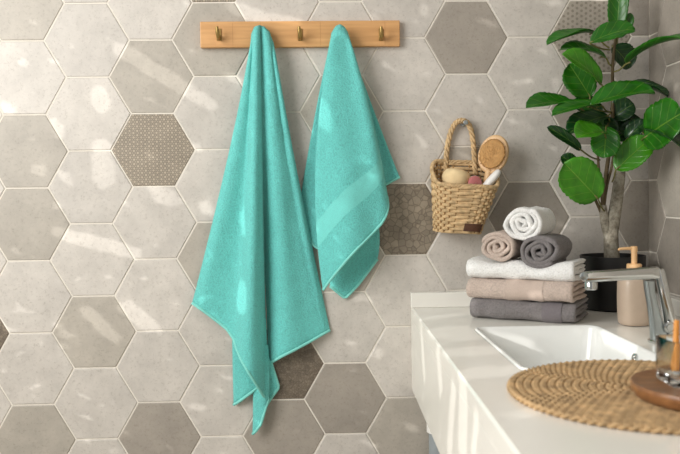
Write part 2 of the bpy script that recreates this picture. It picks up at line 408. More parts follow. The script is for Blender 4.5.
# ------------------------------------------------------------------ hanging towels
def poly_at(P, s):
    if len(P) == 1: return P[0]
    L = [0]
    for a, b2 in zip(P, P[1:]): L.append(L[-1] + math.hypot(b2[0] - a[0], b2[1] - a[1]))
    d = s * L[-1]
    for i in range(len(P) - 1):
        if d <= L[i + 1] or i == len(P) - 2:
            k = (d - L[i]) / max(1e-9, L[i + 1] - L[i]); return (P[i][0] + (P[i + 1][0] - P[i][0]) * k, P[i][1] + (P[i + 1][1] - P[i][1]) * k)
def smooth_poly(P, it=2):
    for _ in range(it):
        Q = [P[0]]
        for a, b2 in zip(P, P[1:]): Q += [(a[0] * .75 + b2[0] * .25, a[1] * .75 + b2[1] * .25), (a[0] * .25 + b2[0] * .75, a[1] * .25 + b2[1] * .75)]
        P = Q + [P[-1]]
    return P
def sheet(top, hem, depth, bow=((0, 0), (0, 0)), nu=44, nv=90):
    G2 = []
    for j in range(nv + 1):
        t = j / nv; row = []
        for i in range(nu + 1):
            u = i / nu; a = poly_at(top, u); c = poly_at(hem, u)
            bx = bow[0][0] * (1 - u) + bow[1][0] * u; by = bow[0][1] * (1 - u) + bow[1][1] * u
            mx, my = (a[0] + c[0]) / 2 + bx * 2, (a[1] + c[1]) / 2 + by * 2
            px = (1 - t) ** 2 * a[0] + 2 * t * (1 - t) * mx + t * t * c[0]; py = (1 - t) ** 2 * a[1] + 2 * t * (1 - t) * my + t * t * c[1]
            Y = depth(u, t); q = at(px, py, Y)
            nz = noise.noise(Vector((q.x * 9, q.z * 5, Y * 5 + 3))) * .006 + noise.noise(q * 26) * .0018 + noise.noise(q * 90) * .0007
            row.append(q + Vector((0, nz * min(1, t * 4), 0)))
        G2.append(row)
    return G2
def thick(b, Gd, th=.0055, taper=True, ends=(True, True)):
    n, m2 = len(Gd), len(Gd[0]); F, B = [], []
    for i in range(n):
        f, k = [], []
        for j in range(m2):
            du = Gd[i][min(j + 1, m2 - 1)] - Gd[i][max(j - 1, 0)]; dv = Gd[min(i + 1, n - 1)][j] - Gd[max(i - 1, 0)][j]
            nn = du.cross(dv)
            nn = nn.normalized() if nn.length > 1e-12 else Vector((0, -1, 0))
            if nn.y > 0: nn = -nn
            ed = .35 if (j in (0, m2 - 1) or (taper and i == n - 1)) else 1
            f.append(Gd[i][j] + nn * th / 2 * ed); k.append(Gd[i][j] - nn * th / 2 * ed)
        F.append(f); B.append(k)
    b.grid(F); b.grid([r[::-1] for r in B])
    o = len(b.v) - 2 * n * m2; o2 = len(b.v) - n * m2
    fi = lambda i, j: o + i * m2 + j
    bi = lambda i, j: o2 + i * m2 + (m2 - 1 - j)
    for j in range(m2 - 1):
        for i in [q for q, e_ in zip((0, n - 1), ends) if e_]: b.f.append((fi(i, j), bi(i, j), bi(i, j + 1), fi(i, j + 1)))
    for i in range(n - 1):
        for j in (0, m2 - 1): b.f.append((fi(i, j), fi(i + 1, j), bi(i + 1, j), bi(i, j)))
def sm(x): x = max(0, min(1, x)); return x * x * (3 - 2 * x)
def wrap(t, r=.016, t0=.05): return r * (1 - math.sin(min(1, t / t0) * PI / 2))
def edge_pts(Gd, which):
    if which == 'hem': return Gd[-1]
    return [r[0] for r in Gd] if which == 'l' else [r[-1] for r in Gd]

# larger towel
tw = thing('hanging_towel', 'longer turquoise towel hanging from the second hook, its corners pointing down', 'towel', at(262, 330, -.02), 'turquoise towels on the rack')
body = MB(); hem = MB()
def dA(u, t):
    amp = .012 + .030 * sm(t * 1.3)
    prof = .25 * math.sin(PI * min(1, u * 1.7)) + .85 * math.exp(-((u - .76) / .25) ** 2) - .75 * math.exp(-((u - 1.03) / .07) ** 2) + .20 * math.sin(u * 9 + t * 2)
    edge = -.8 * (1 - sm(u / .10)) * (.4 + .6 * t)
    return -(.054 - .026 * sm(t) + amp * (prof + .3 * edge)) + wrap(t)
A = sheet([(252, 42), (252.3, 34), (255, 27.5), (259.5, 25)], smooth_poly([(192, 303), (213, 318), (232, 333), (239, 356), (252, 378), (267, 401)], 1), dA, ((2.5, 0), (0, 0)))
thick(body, A)
def dB(u, t):
    amp = .010 + .020 * sm(t * 1.3)
    prof = -1.0 * math.exp(-(u / .13) ** 2) + .75 * math.exp(-((u - .38) / .28) ** 2) - .5 * math.exp(-((u - (.62 + .30 * t)) / .07) ** 2) * (1 - .85 * sm(t * 1.8)) + .35 * math.exp(-((u - .9) / .1) ** 2) * (1 - sm(t * 2.2))
    edge = -.9 * sm((u - .9) / .1)
    return -(.050 - .030 * sm(t) + amp * (prof + .4 * edge)) + wrap(t)
B = sheet([(259, 25), (264, 27), (268.5, 32), (273, 44)], smooth_poly([(266, 368), (274, 360), (300, 347), (330, 330)], 1), dB, ((0, 0), (-1.5, 0)))
thick(body, B)
Cc = sheet([(232, 318), (266, 318)], [(233.5, 405), (240, 401), (258, 387), (268, 380)], lambda u, t: -(.022 + .012 * math.sin(u * 3) - .008 * t), nu=16, nv=20); thick(body, Cc)
D = sheet([(252, 340), (268, 345)], [(252.5, 434), (256, 431), (261, 424), (268.5, 398)], lambda u, t: -(.020 + .008 * math.sin(u * PI) + .003 * t), ((1, 0), (1.5, 2)), nu=16, nv=24); thick(body, D)
E = sheet([(258, 350), (268, 356)], [(266, 406), (271, 398), (279, 387), (271, 362)], lambda u, t: -(.020 - .012 * t + .004 * u), ((0, 0), (0, 0)), nu=16, nv=20); thick(body, E)
body.build('terry_cloth', M_TURQ, tw, angle=180)
for Gd, k in ((A, 'hem'), (B, 'hem'), (Cc, 'hem'), (D, 'hem'), (E, 'hem')):
    pts = edge_pts(Gd, k); hem.tube([p + Vector((0, -.001, .0)) for p in pts], .0036, 8)
hem.build('hem', M_TURQ_H, tw, angle=180)

# shorter towel
tw2 = thing('hanging_towel', 'shorter turquoise towel hanging from the fourth hook, with a woven band near its hem', 'towel', at(340, 230, -.02), 'turquoise towels on the rack')
body = MB(); hem = MB(); band = MB()
def dF(u, t):
    amp = .010 + .024 * sm(t * 1.2)
    prof = .9 * math.exp(-((u - .36) / .26) ** 2) + .35 * math.exp(-((u - .85) / .16) ** 2) + .14 * math.sin(u * 8 + 1 + 2 * t)
    edge = -.9 * (1 - sm(u / .09)) - .9 * sm((u - .93) / .07)
    return -(.054 - .010 * sm(t) + .020 * sm((t - .45) * 1.9) * math.sin(PI * min(1, max(0, u * .9 + .1))) + amp * (prof + .15 * edge)) + wrap(t)
HEMF = smooth_poly([(323, 290), (331, 279), (350, 256), (372, 234), (384, 221), (388.5, 208), (387, 196)], 1)
Fs = sheet([(331, 42), (332.5, 33), (336.5, 26.5), (340, 25), (344, 27.5), (347, 33), (350, 43)], HEMF, dF, ((-11.5, 0), (2.0, -6)))
n0, n1 = 66, 75
thick(body, Fs[:n0 + 1], taper=False, ends=(True, False)); thick(band, Fs[n0:n1 + 1], taper=False, ends=(False, False)); thick(body, Fs[n1:], ends=(False, True))
Lf = sheet([(330, 42), (338, 36)], [(298, 214), (304, 226), (313, 245), (324, 252)], lambda u, t: -(.032 - .022 * sm(t * 2.2) + .002 * u) + wrap(t), ((-1.5, 0), (0, 0)), nu=20, nv=60); thick(body, Lf)
Rf = sheet([(340, 34), (350, 44)], [(366, 193), (383, 186), (399.5, 177)], lambda u, t: -(.040 - .024 * sm(t) + .006 * math.sin(u * 6) * t) + wrap(t), ((0, 0), (-1, 0)), nu=20, nv=60); thick(body, Rf)
Bf = sheet([(326, 236), (376, 214)], [(330, 286), (345, 298.5), (358, 285), (377.5, 259)], lambda u, t: -max(.0105, .040 - .032 * sm(t) - .008 * math.sin(u * PI)), ((0, 0), (3, 0)), nu=20, nv=20); thick(body, Bf)
body.build('terry_cloth', M_TURQ, tw2, angle=180); band.build('woven_band', M_TURQ_B, tw2, angle=180)
for Gd in (Fs, Lf, Rf, Bf): hem.tube([p + Vector((0, -.001, 0)) for p in edge_pts(Gd, 'hem')], .0034, 8)
hem.build('hem', M_TURQ_H, tw2, angle=180)

# ------------------------------------------------------------------ wall basket
bk = thing('wall_basket', 'straw basket with looped handle hanging on the wall above the folded towels', 'basket', at(459, 233, -.04))
zb = at(459, 233, -.06).z
def bring(th, f):
    """basket wall at angle th (front = -pi/2) and height fraction f"""
    c, s_ = math.cos(th), math.sin(th); e2 = .62
    ccx = (abs(c) ** e2) * (1 if c > 0 else -1); ssy = (abs(s_) ** e2) * (1 if s_ > 0 else -1)
    a = .0525 + .0235 * f ** 1.1; dp2 = .030 + .013 * f
    xc = .7185 + .0170 * f; yc = -.008 - dp2
    zt = .110 + .058 * sm((s_ + .80) / 1.7) - .006 * c
    return Vector((xc + a * ccx, yc + dp2 * ssy, zb + f * zt - .004 * c * (1 - f)))
NR = 16; NS = 28
b = MB()
for k in range(NR):
    f0 = (k + .5) / NR; pts = []
    nseg = NS * 8
    for i in range(nseg):
        th = 2 * PI * i / nseg; p = bring(th, f0); q = bring(th, f0 + .001); cx = Vector((.7185 + .017 * f0, -.008 - .03 - .013 * f0, p.z))
        nrm = (p - cx).normalized(); off = .0021 * math.cos(NS / 2 * th + PI * k + .3)
        jit = .0006 * noise.noise(p * 90)
        pts.append((p + nrm * (off + jit), nrm))
    rows = []
    for p, nrm in pts:
        rows.append([p + nrm * .0030 * math.cos(a) + Vector((0, 0, 1)) * .0044 * math.sin(a) for a in [2 * PI * j / 8 for j in range(8)]])
    b.grid(rows, close_u=True, close_v=True)
b.build('weave', M_STRAW, bk, angle=180)
b = MB()
for i in range(NS):
    th = 2 * PI * (i + .45) / NS; b.tube([bring(th, f) for f in (.02, .25, .5, .75, .98)], .0026, 6)
b.build('stakes', M_STRAW_D, bk, angle=180)
b = MB(); pts = []
for ph in (0, 2 * PI / 3, 4 * PI / 3):                                   # plaited rim
    rows = []
    for i in range(180):
        th = 2 * PI * i / 180; p = bring(th, 1.0); rows.append(p + Vector((math.cos(th) * .0028 * math.cos(th * 26 + ph), math.sin(th) * .0028 * math.cos(th * 26 + ph), .0028 * math.sin(th * 26 + ph))))
    rows.append(rows[0]); b.tube(rows, .0026, 6, False)
b.build('rim', M_STRAW, bk, angle=180)
b = MB(); rows = []
b.grid([[bring(2 * PI * i / 60, .03) * s + (Vector((.7185, -.038, zb + .004))) * (1 - s) for i in range(60)] for s in (1, .5, .02)], close_v=True); b.build('base_panel', M_STRAW_D, bk)
b = MB(); path = []
ha = [(445.5, 172, -.010), (446, 160, -.010), (447.5, 146, -.0115), (450.5, 133, -.013), (455, 124, -.015), (461, 120.5, -.0165), (467.5, 123, -.0165), (471.5, 132, -.015), (473.5, 146, -.013), (474.5, 160, -.011), (475.5, 174, -.010)]
hp = [at(*p) for p in ha]
def catmull(P, n=12):
    out = []
    for i in range(len(P) - 1):
        p0, p1, p2, p3 = P[max(i - 1, 0)], P[i], P[i + 1], P[min(i + 2, len(P) - 1)]
        for k in range(n):
            t = k / n; out.append(.5 * (2 * p1 + (p2 - p0) * t + (2 * p0 - 5 * p1 + 4 * p2 - p3) * t * t + (3 * p1 - p0 - 3 * p2 + p3) * t ** 3))
    return out + [P[-1]]
hpc = catmull(hp)
for ph in (0, 2 * PI / 3, 4 * PI / 3):
    pts = []
    for i, p in enumerate(hpc):
        tg = (hpc[min(i + 1, len(hpc) - 1)] - hpc[max(0, i - 1)]).normalized(); nn = tg.cross(Vector((0, 1, 0))).normalized(); a = i * .38 + ph
        pts.append(p + nn * .0036 * math.cos(a) + Vector((0, .0036 * math.sin(a), 0)))
    b.tube(pts, .0034, 7)
b.build('handle', M_STRAW, bk, angle=180)
# leather tag on the front
b = MB(); G3 = []
thc = -PI / 2 + .42
for j in range(5):
    G3.append([bring(-PI / 2 + .04 + (1.0) * i / 8, .05 + .16 * j / 4) + Vector((0, -.0078, 0)) for i in range(9)])
thick(b, G3, .003); b.build('leather_tag', M_LEATHER, bk)
# wall pin that carries the basket
pn = thing('wall_hook', 'small metal pin in the wall carrying the straw basket', 'hook', at(463.5, 122.5, 0))
p = at(463.5, 123.5, -.0035); Ry = Matrix.Rotation(PI / 2, 3, 'X')
b = MB(); b.lathe([(.0075, 0), (.0075, .002), (.004, .003), (.004, .026), (.0055, .027), (.0055, .031), (.003, .032)], p, 20, M=Ry); b.build('pin', M_CHROME_S, pn)
# things inside the basket
sg = thing('bath_sponge', 'cream round sponge lying in the straw basket', 'sponge', at(456, 180, -.05))
c0 = at(456, 178.5, -.050); b = MB(); b.lathe([(.0, -.030), (.022, -.028), (.031, -.018), (.0335, 0), (.032, .010), (.026, .0185), (.016, .022), (.001, .0228)], c0, 36, False, False, Matrix.Rotation(.18, 3, 'Y')); b.build('sponge_body', M_SPONGE, sg, angle=180)
pk = thing('soap_case', 'small pink and white round case beside the sponge in the basket', 'case', at(473, 184, -.055))
c0 = at(474, 183, -.066); Rk = Matrix.Rotation(PI / 2, 3, 'X') @ Matrix.Rotation(.3, 3, 'Y')
b = MB(); b.lathe([(.001, .0), (.014, 0), (.0165, .002), (.0165, .007), (.014, .009), (.001, .009)], c0, 28, False, False, Rk); b.build('lid', M_PINK, pk)
b = MB(); b.lathe([(.001, 0), (.014, 0), (.0172, .002), (.0172, .006), (.001, .006)], c0 + Vector((.001, .0065, 0)), 28, False, False, Rk); b.build('base', M_WHITEP, pk)
# brush
br = thing('body_brush', 'wooden bath brush with round tan bristle head leaning in the basket', 'brush', at(484, 190, -.04))
hc = at(493.5, 154.5, -.052); tail = at(479, 205, -.048)
ax = (hc - tail).normalized(); nrm = Vector((-.42, -.88, .18)); nrm = (nrm - ax * nrm.dot(ax)).normalized(); sd2 = ax.cross(nrm)
FM = Matrix((sd2, ax, nrm)).transposed()
b = MB(); rows = []
for z, sc2 in ((-.010, .75), (-.007, .93), (-.002, 1.0), (.004, 1.0), (.007, .95), (.008, .86)):
    rows.append([hc + FM @ Vector((.0355 * sc2 * math.cos(a), .0465 * sc2 * math.sin(a), z)) for a in [2 * PI * k / 40 for k in range(40)]])
b.grid(rows, close_v=True); n = len(b.v); b.f.append(tuple(range(40))); b.f.append(tuple(range(n - 40, n))); b.build('head', M_BRUSHW, br)
b = MB()
hl = (hc - tail).length
pts = [hc - ax * (.036 + (hl - .036) * k / 8) for k in range(9)]
b.tube(pts, [.012, .0095, .0082, .008, .0082, .0088, .0095, .0095, .007], 14, True, .75); b.build('handle', M_BRUSHW, br, angle=180)
b = MB(); rows = []
for z, sc2 in ((.0065, .84), (.012, .86), (.0155, .82), (.017, .7), (.0175, .4)):
    rows.append([hc + FM @ Vector((.035 * sc2 * math.cos(a), .041 * sc2 * math.sin(a), z)) for a in [2 * PI * k / 40 for k in range(40)]])
b.grid(rows, close_v=True); n = len(b.v); b.f.append(tuple(range(n - 40, n))); b.build('bristle_pad', M_BRISTLE, br)
b = MB()
for i in range(700):
    a = random.random() * 2 * PI; r = math.sqrt(random.random()) * .86; x, y = .035 * r * math.cos(a), .041 * r * math.sin(a)
    p0 = hc + FM @ Vector((x, y, .012)); p1 = hc + FM @ Vector((x * 1.03 + random.uniform(-.0008, .0008), y * 1.03 + random.uniform(-.0008, .0008), .0192 - .003 * r * r))
    b.tube([p0, p1], [.0011, .0008], 4)
o = b.build('bristles', M_BRISTLE, br, smooth=False); o['kind'] = 'stuff'
# white comb / bottle
wb = thing('white_tube', 'white rounded tube leaning out of the basket beside the brush', 'tube', at(486, 190, -.06))
p0, p1 = at(480, 193, -.064), at(500, 170, -.07)
b = MB(); d = (p1 - p0); b.tube([p0 + d * k for k in (0, .2, .45, .7, .85, .94, .985, 1.0)], [.009, .012, .0138, .0135, .012, .0095, .006, .001], 18, True, .7); b.build('tube_body', M_WHITEP, wb, angle=180)

# ------------------------------------------------------------------ folded and rolled towels on the counter
EX = Vector((.855, -.518, 0)).normalized(); EY = Vector((.518, .855, 0)).normalized(); EZ = Vector((0, 0, 1))
ORG = Vector((.808, -.257, TOP))               # front centre of the stack on the counter
def strip(b, path, L, h, org, ux, p_ax, q_ax, nl=22, sag=None, bulge=0):
    """thick cloth band: path (p,q) swept along ux over length L, half-thickness h, soft rounded side edges"""
    n = len(path); prof = []
    for k in range(nl + 1): prof.append((-L / 2 + h + (L - 2 * h) * k / nl, h))
    prof += [(L / 2 - h * .3, h * .7), (L / 2, 0), (L / 2 - h * .3, -h * .7)]
    for k in range(nl, -1, -1): prof.append((-L / 2 + h + (L - 2 * h) * k / nl, -h))
    prof += [(-L / 2 + h * .3, -h * .7), (-L / 2, 0), (-L / 2 + h * .3, h * .7)]
    rows = []
    for i, (p, q) in enumerate(path):
        a, c = path[max(i - 1, 0)], path[min(i + 1, n - 1)]; tx, ty = c[0] - a[0], c[1] - a[1]; l = math.hypot(tx, ty) or 1
        nx, ny = -ty / l, tx / l; row = []
        for s_, t_ in prof:
            k = t_ * (1.0 if 0 < i < n - 1 else .4)
            P = org + ux * s_ + p_ax * (p + nx * k) + q_ax * (q + ny * k)
            nz = noise.noise(P * 22 + Vector((h * 900, 0, 0))) * .0034 + noise.noise(P * 70) * .0013 + noise.noise(P * 170) * .0008
            P = P + p_ax * (nx * nz) + q_ax * (ny * nz)
            if sag: P = P + sag(P)
            row.append(P)
        rows.append(row)
    b.grid(rows, close_v=True); o = len(b.v) - n * len(prof); m2 = len(prof)
    b.f.append(tuple(range(o, o + m2))); b.f.append(tuple(range(len(b.v) - m2, len(b.v))))
def ufold(D, Hh, z0, y0, n=14):
    r = Hh / 2; P = [(y0 + r + (D - r) * (1 - k / 10), z0) for k in range(10)]
    P += [(y0 + r - r * math.sin(PI * k / n), z0 + r - r * math.cos(PI * k / n)) for k in range(n + 1)]
    return P + [(y0 + r + (D - r) * k / 10, z0 + Hh) for k in range(1, 11)]
def folded(name, label, z, Ht, L, D, mat, bandmat=None, bandx=(0, 0), dx=0, dy=0, rot=0, sag=None, group='folded towels in the stack'):
    R3 = Matrix.Rotation(rot, 3, 'Z'); ux, uy = R3 @ EX, R3 @ EY
    org = ORG + EX * dx + EY * dy + EZ * z
    th = thing(name, label, 'towel', org, group)
    h = Ht / 8.6
    b = MB(); strip(b, ufold(D, Ht - 2 * h, h, h), L, h, org, ux, uy, EZ, sag=sag); b.build('outer_fold', mat, th, angle=180)
    b = MB(); strip(b, ufold(D * .93, Ht - 6.6 * h, 3.3 * h, 3.2 * h), L * .985, h * .95, org, ux, uy, EZ, sag=sag); b.build('inner_fold', mat, th, angle=180)
    if bandmat:
        b = MB(); hb = h; P = ufold(D, Ht - 2 * h, h, h)
        rows = []
        for i, (p, q) in enumerate(P[6:-4]):
            i += 6; a, c = P[i - 1], P[i + 1]; tx, ty = c[0] - a[0], c[1] - a[1]; l = math.hypot(tx, ty); nx, ny = -ty / l, tx / l; row = []
            for k in range(9):
                s_ = bandx[0] + (bandx[1] - bandx[0]) * k / 8
                Q0 = org + ux * s_ + uy * (p + nx * h) + EZ * (q + ny * h)
                nz = noise.noise(Q0 * 22 + Vector((h * 900, 0, 0))) * .0028 + noise.noise(Q0 * 70) * .0010
                Q0 = org + ux * s_ + uy * (p + nx * (h + .0012 + nz)) + EZ * (q + ny * (h + .0012 + nz))
                if sag: Q0 = Q0 + sag(Q0)
                row.append(Q0)
            rows.append(row)
        # which side is outside?
        b.grid(rows); b.build('woven_band', bandmat, th, angle=180)
    return th
H1, H2_, H3_ = .042, .043, .043
def sagw(P):
    rel = P - ORG; x = rel.dot(EX); z = rel.z
    top = max(0, (z - .090) / .038)
    return Vector((0, 0, top * (-.014 * math.exp(-((x - .046) / .036) ** 2) - .007 * math.exp(-((x + .05) / .034) ** 2))))
folded('folded_towel', 'folded charcoal grey towel at the bottom of the stack on the counter', .0012, H1, .228, .130, M_GREY_T, M_GREY_B, (.045, .085), .006, .002, .02)
folded('folded_towel', 'folded dusty beige towel in the middle of the stack', .0024 + H1, H2_, .232, .122, M_BEIGE_T, M_BEIGE_B, (-.025, .055), .000, -.002, -.01)
folded('folded_towel', 'folded white towel on top of the stack under the rolled ones', .0036 + H1 + H2_, H3_, .234, .110, M_WHITE_T, None, (0, 0), .001, .0, .01, sagw)
def rolled(name, label, cx, cz, R, L, mat, turns, sq=.9, rot=0, start=0.0, dy=0.0, yaw=0):
    R3 = Matrix.Rotation(yaw, 3, 'Z'); ux, uy = R3 @ EX, R3 @ EY
    org = ORG + EX * cx + EZ * cz + EY * dy
    th = thing(name, label, 'towel', org - EZ * R * sq, 'rolled towels on the stack')
    pitch = R / (turns + .35); h = pitch * .44; path = []
    N = int(turns * 26)
    for i in range(N + 1):
        ph = 2 * PI * turns * i / N; r = pitch * .35 + pitch * ph / (2 * PI) + .0018 * math.sin(ph * 2.3 + start) + .0012 * math.sin(ph * 3.7); r = min(r, R - h)
        a = ph + start; path.append((r * math.cos(a), r * math.sin(a) * sq))
    b = MB(); strip(b, path, L, h, org + uy * L / 2, uy, ux, EZ, nl=14); b.build('roll', mat, th, angle=180)
z3 = .0036 + H1 + H2_ + H3_
rolled('rolled_towel', 'rolled dusty beige towel on the left of the stack top', -.045, z3 + .032 - .006, .040, .115, M_BEIGE_T, 3.1, .80, start=2.2, dy=.004)
rolled('rolled_towel', 'rolled charcoal grey towel on the right of the stack top', .046, z3 + .036 - .018, .044, .115, M_GREY_T, 3.3, .82, start=3.6, dy=.006)
rolled('rolled_towel', 'rolled white towel perched on top of the beige and grey rolls', +.008, z3 + .086 - .010, .043, .115, M_WHITE_T, 3.4, .88, start=4.9, dy=.010)

# ------------------------------------------------------------------ potted plant
pc = Vector((1.0735, -.088, TOP))
pl = thing('potted_plant', 'leafy green houseplant with grey trunk in a black pot', 'plant', pc)
b = MB(); b.lathe([(.0, .0012), (.066, .0012), (.0685, .004), (.0735, .121), (.0735, .1245), (.0705, .1245), (.069, .105), (.0, .105)], pc, 48, False, False); b.build('pot', M_POT, pl, angle=35)
b = MB(); b.lathe([(.0, .112), (.03, .111), (.0688, .108)], pc, 32, False, False); b.build('soil', M_SOIL, pl)
def pp(px, py, y=-.088): return at(px, py, y)
b = MB(); b.tube(catmull([pp(612, 266), pp(611.5, 250), pp(611, 236), pp(613, 222), pp(616, 205), pp(618.5, 186), pp(620, 172), pp(619, 162)], 6), [.0185 - .0075 * (k / 42) for k in range(43)], 14)
b.tube(catmull([pp(610, 238), pp(606, 226), pp(603.5, 212), pp(603, 205)], 6), [.013 - .005 * k / 18 for k in range(19)], 12)
o = b.build('trunk', M_BARK, pl, angle=180)
b = MB()
b.tube(catmull([pp(604, 222), pp(603, 200), pp(606, 175), pp(610, 145), pp(612.5, 115), pp(612.5, 85), pp(613, 60), pp(616, 36), pp(619, 20), pp(620, 5)], 6), [.0055 - .0032 * k / 54 for k in range(55)], 10)
b.tube(catmull([pp(605, 224), pp(600, 210), pp(594, 197, -.10)], 5), [.0042 - .001 * k / 10 for k in range(11)], 8)
b.tube(catmull([pp(604, 205), pp(607, 185), pp(612, 165), pp(615, 140)], 5), [.004 - .0012 * k / 15 for k in range(16)], 8)
b.tube(catmull([pp(619, 170), pp(626, 155), pp(634, 140), pp(640, 132)], 5), [.0045 - .0015 * k / 15 for k in range(16)], 8)
b.tube(catmull([pp(603, 205), pp(600, 180), pp(598, 155), pp(600, 130)], 5), [.004 - .0015 * k / 15 for k in range(16)], 8)
b.build('stem', M_TWIG, pl, angle=180)
def leaf(base, tip, wid, hint, mat, att=None, cup=.25, droop=.12, shape=.55, curl=0.0):
    """base / tip: photo x, y and depth; wid: full width in metres; hint: the way the upper face looks"""
    B0, T0 = at(*base), at(*tip); ax = T0 - B0; L = ax.length; ax.normalize()
    nn = Vector(hint); nn = (nn - ax * nn.dot(ax)).normalized(); sdv = ax.cross(nn)
    NU, NV = 10, 22; rows = []; uvs = []
    for j in range(NV + 1):
        v = j / NV; vv = max(.0, min(1, v))
        wv = (1 - abs(2 * vv - 1) ** 2.5) ** .52 * (.84 + .22 * vv)
        wv = max(wv, .03) * (1 + .035 * math.sin(v * 60))
        row = []
        for i in range(NU + 1):
            u = i / NU * 2 - 1
            p = B0 + ax * (L * v) + sdv * (u * wid / 2 * wv) + nn * (wid * (cup * u * u * wv + .10 * math.sin(v * 9 + u * 1.5) * abs(u) * .35) - droop * L * (4 * (v - .5) ** 2 - 1) * -1 * -1 + curl * wid * u * abs(u) * wv)
            row.append(p); uvs.append((u, v))
        rows.append(row)
    b = MB(); b.grid(rows); lf = b.build('leaf', mat, pl, angle=180, fix=False)
    me = lf.data; ul = me.uv_layers.new(name='UVMap')
    for lp in me.loops: ul.data[lp.index].uv = uvs[lp.vertex_index]
    md = lf.modifiers.new('thick', 'SOLIDIFY'); md.thickness = .0011; md.offset = 0
    if att:
        q = at(*att); midp = (q + B0) / 2 + Vector((0, 0, -.004))
        b = MB(); b.tube(catmull([q, midp, B0, B0 + ax * .015], 5), [.0019] * 16, 6); b.build('petiole', M_STEM, lf, angle=180)
Lg, Ll, Ld = M_LEAF, M_LEAF_L, M_LEAF_D
UPc = (-.2, -.6, 1.0); FR = (-.15, -1, .35)
LEAVES = [
    ((617, 33, -.09), (621, -16, -.10), .046, (-.5, -1, .1), Lg, (617, 40, -.088)),
    ((618, 38, -.085), (631, 13, -.10), .026, (.3, -1, .3), Lg, (616, 44, -.088)),
    ((590, 43, -.14), (635, 29, -.15), .054, (-.1, -.85, .7), Lg, (610, 50, -.10)),
    ((595, 33, -.10), (547, 45, -.13), .052, (-.1, -.52, 1), Lg, (609, 48, -.09)),
    ((606, 58, -.10), (560, 50, -.11), .050, (-.1, -.45, 1), Lg, (612, 66, -.088)),
    ((601, 84, -.13), (562, 54, -.15), .062, (-.5, -.65, .8), Ll, (611, 95, -.09)),
    ((590, 97, -.10), (569, 64, -.11), .074, (-.3, -1, .25), Lg, (587, 112, -.09)),
    ((574, 105, -.13), (526, 108, -.16), .052, (0, -.55, 1), Lg, (603, 118, -.09)),
    ((602, 106, -.16), (552, 116, -.18), .046, (.1, -.5, 1), Lg, (610, 112, -.09)),
    ((608, 116, -.12), (568, 134, -.14), .066, (-.2, -.7, .8), Ld, (611, 122, -.09)),
    ((590, 106, -.17), (655, 93, -.19), .068, (.05, -.48, 1), Lg, (611, 112, -.09)),
    ((622, 85, -.07), (668, 97, -.13), .062, (.2, -.45, .9), Ld, (613, 90, -.085)),
    ((626, 64, -.12), (694, 39, -.32), .054, (-.05, -.50, 1), Lg, (613, 72, -.088)),
    ((612, 46, -.06), (630, 68, -.06), .056, (.2, -1, .2), Ld, (614, 44, -.085)),
    ((644, 138, -.18), (684, 112, -.29), .108, (-.35, -1, .35), Lg, (636, 140, -.09)),
    ((640, 132, -.14), (692, 154, -.32), .066, (.1, -.75, .9), Ld, (634, 142, -.09)),
    ((581, 150, -.13), (547, 127, -.14), .030, (-.5, -.8, .5), Ld, (600, 160, -.09)),
    ((604, 133, -.18), (577, 138, -.21), .064, (-.1, -.55, 1), Ll, (611, 150, -.09)),
    ((606, 126, -.15), (604, 158, -.17), .066, (-.2, -1, .3), Lg, (609, 122, -.09)),
    ((616, 170, -.15), (650, 139, -.16), .070, (-.1, -1, .75), Ll, (612, 182, -.09)),
    ((598, 199, -.14), (564, 163, -.155), .098, (-.25, -1, .12), Ll, (605, 212, -.09)),
    ((578, 168, -.06), (561, 156, -.06), .034, (-.2, -1, .3), Ld, (598, 180, -.088)),
    ((616, 140, -.07), (640, 118, -.08), .062, (-.2, -1, .4), Ld, (612, 150, -.088)),
    ((626, 140, -.12), (648, 122, -.14), .040, (-.5, -.8, .6), Ld, (620, 150, -.09)),
    ((602, 116, -.07), (572, 104, -.07), .060, (-.1, -.8, .7), Ld, (611, 122, -.088)),
    ((600, 118, -.09), (612, 138, -.10), .050, (-.4, -.8, .6), Ld, (612, 112, -.088)),
    ((613, 118, -.08), (634, 104, -.10), .058, (.2, -.9, .6), Ld, (612, 124, -.088)),
    ((604, 128, -.10), (576, 120, -.12), .056, (-.2, -.8, .7), Lg, (611, 134, -.088)),
    ((618, 132, -.09), (648, 130, -.11), .056, (.1, -.9, .6), Ld, (612, 138, -.088)),
]
for i, (ba, ti, wd, hi, mt, att) in enumerate(LEAVES):
    rnd = (i * 37 % 10) / 10
    round_leaf = i in (6, 14, 18, 19, 20)
    leaf(ba, ti, wd, hi, mt, att, cup=.10 if round_leaf else .22, droop=.03 if round_leaf else .08, shape=.46 if round_leaf else .48, curl=(.08 if round_leaf else .2) * (rnd - .5))

# ------------------------------------------------------------------ soap dispenser
dc = Vector((1.034, -.318, TOP))
ds = thing('soap_dispenser', 'beige stoneware soap dispenser with pale wooden pump', 'dispenser', dc)
def rsq(rx2, z, k=2.8, n=48):
    out = []
    for i in range(n):
        a = 2 * PI * i / n; c, s_ = math.cos(a), math.sin(a); out.append(dc + Vector((rx2 * abs(c) ** (2 / k) * (1 if c > 0 else -1), rx2 * abs(s_) ** (2 / k) * (1 if s_ > 0 else -1), z)))
    return out
b = MB(); prof = [(.020, .0012), (.0268, .0015), (.0292, .004), (.0302, .010), (.0312, .03), (.0316, .06), (.0312, .084), (.0300, .093), (.0265, .0985), (.018, .1015), (.013, .1022)]
b.grid([rsq(r, z) for r, z in prof], close_v=True); b.f.append(tuple(range(48))); n = len(b.v); b.f.append(tuple(range(n - 48, n))); b.build('body', M_CERBEIGE, ds, angle=60)
b = MB(); b.lathe([(.0125, .1023), (.0150, .1035), (.0150, .1240), (.0135, .1255), (.006, .1255)], dc, 28); b.build('collar', M_PUMP, ds)
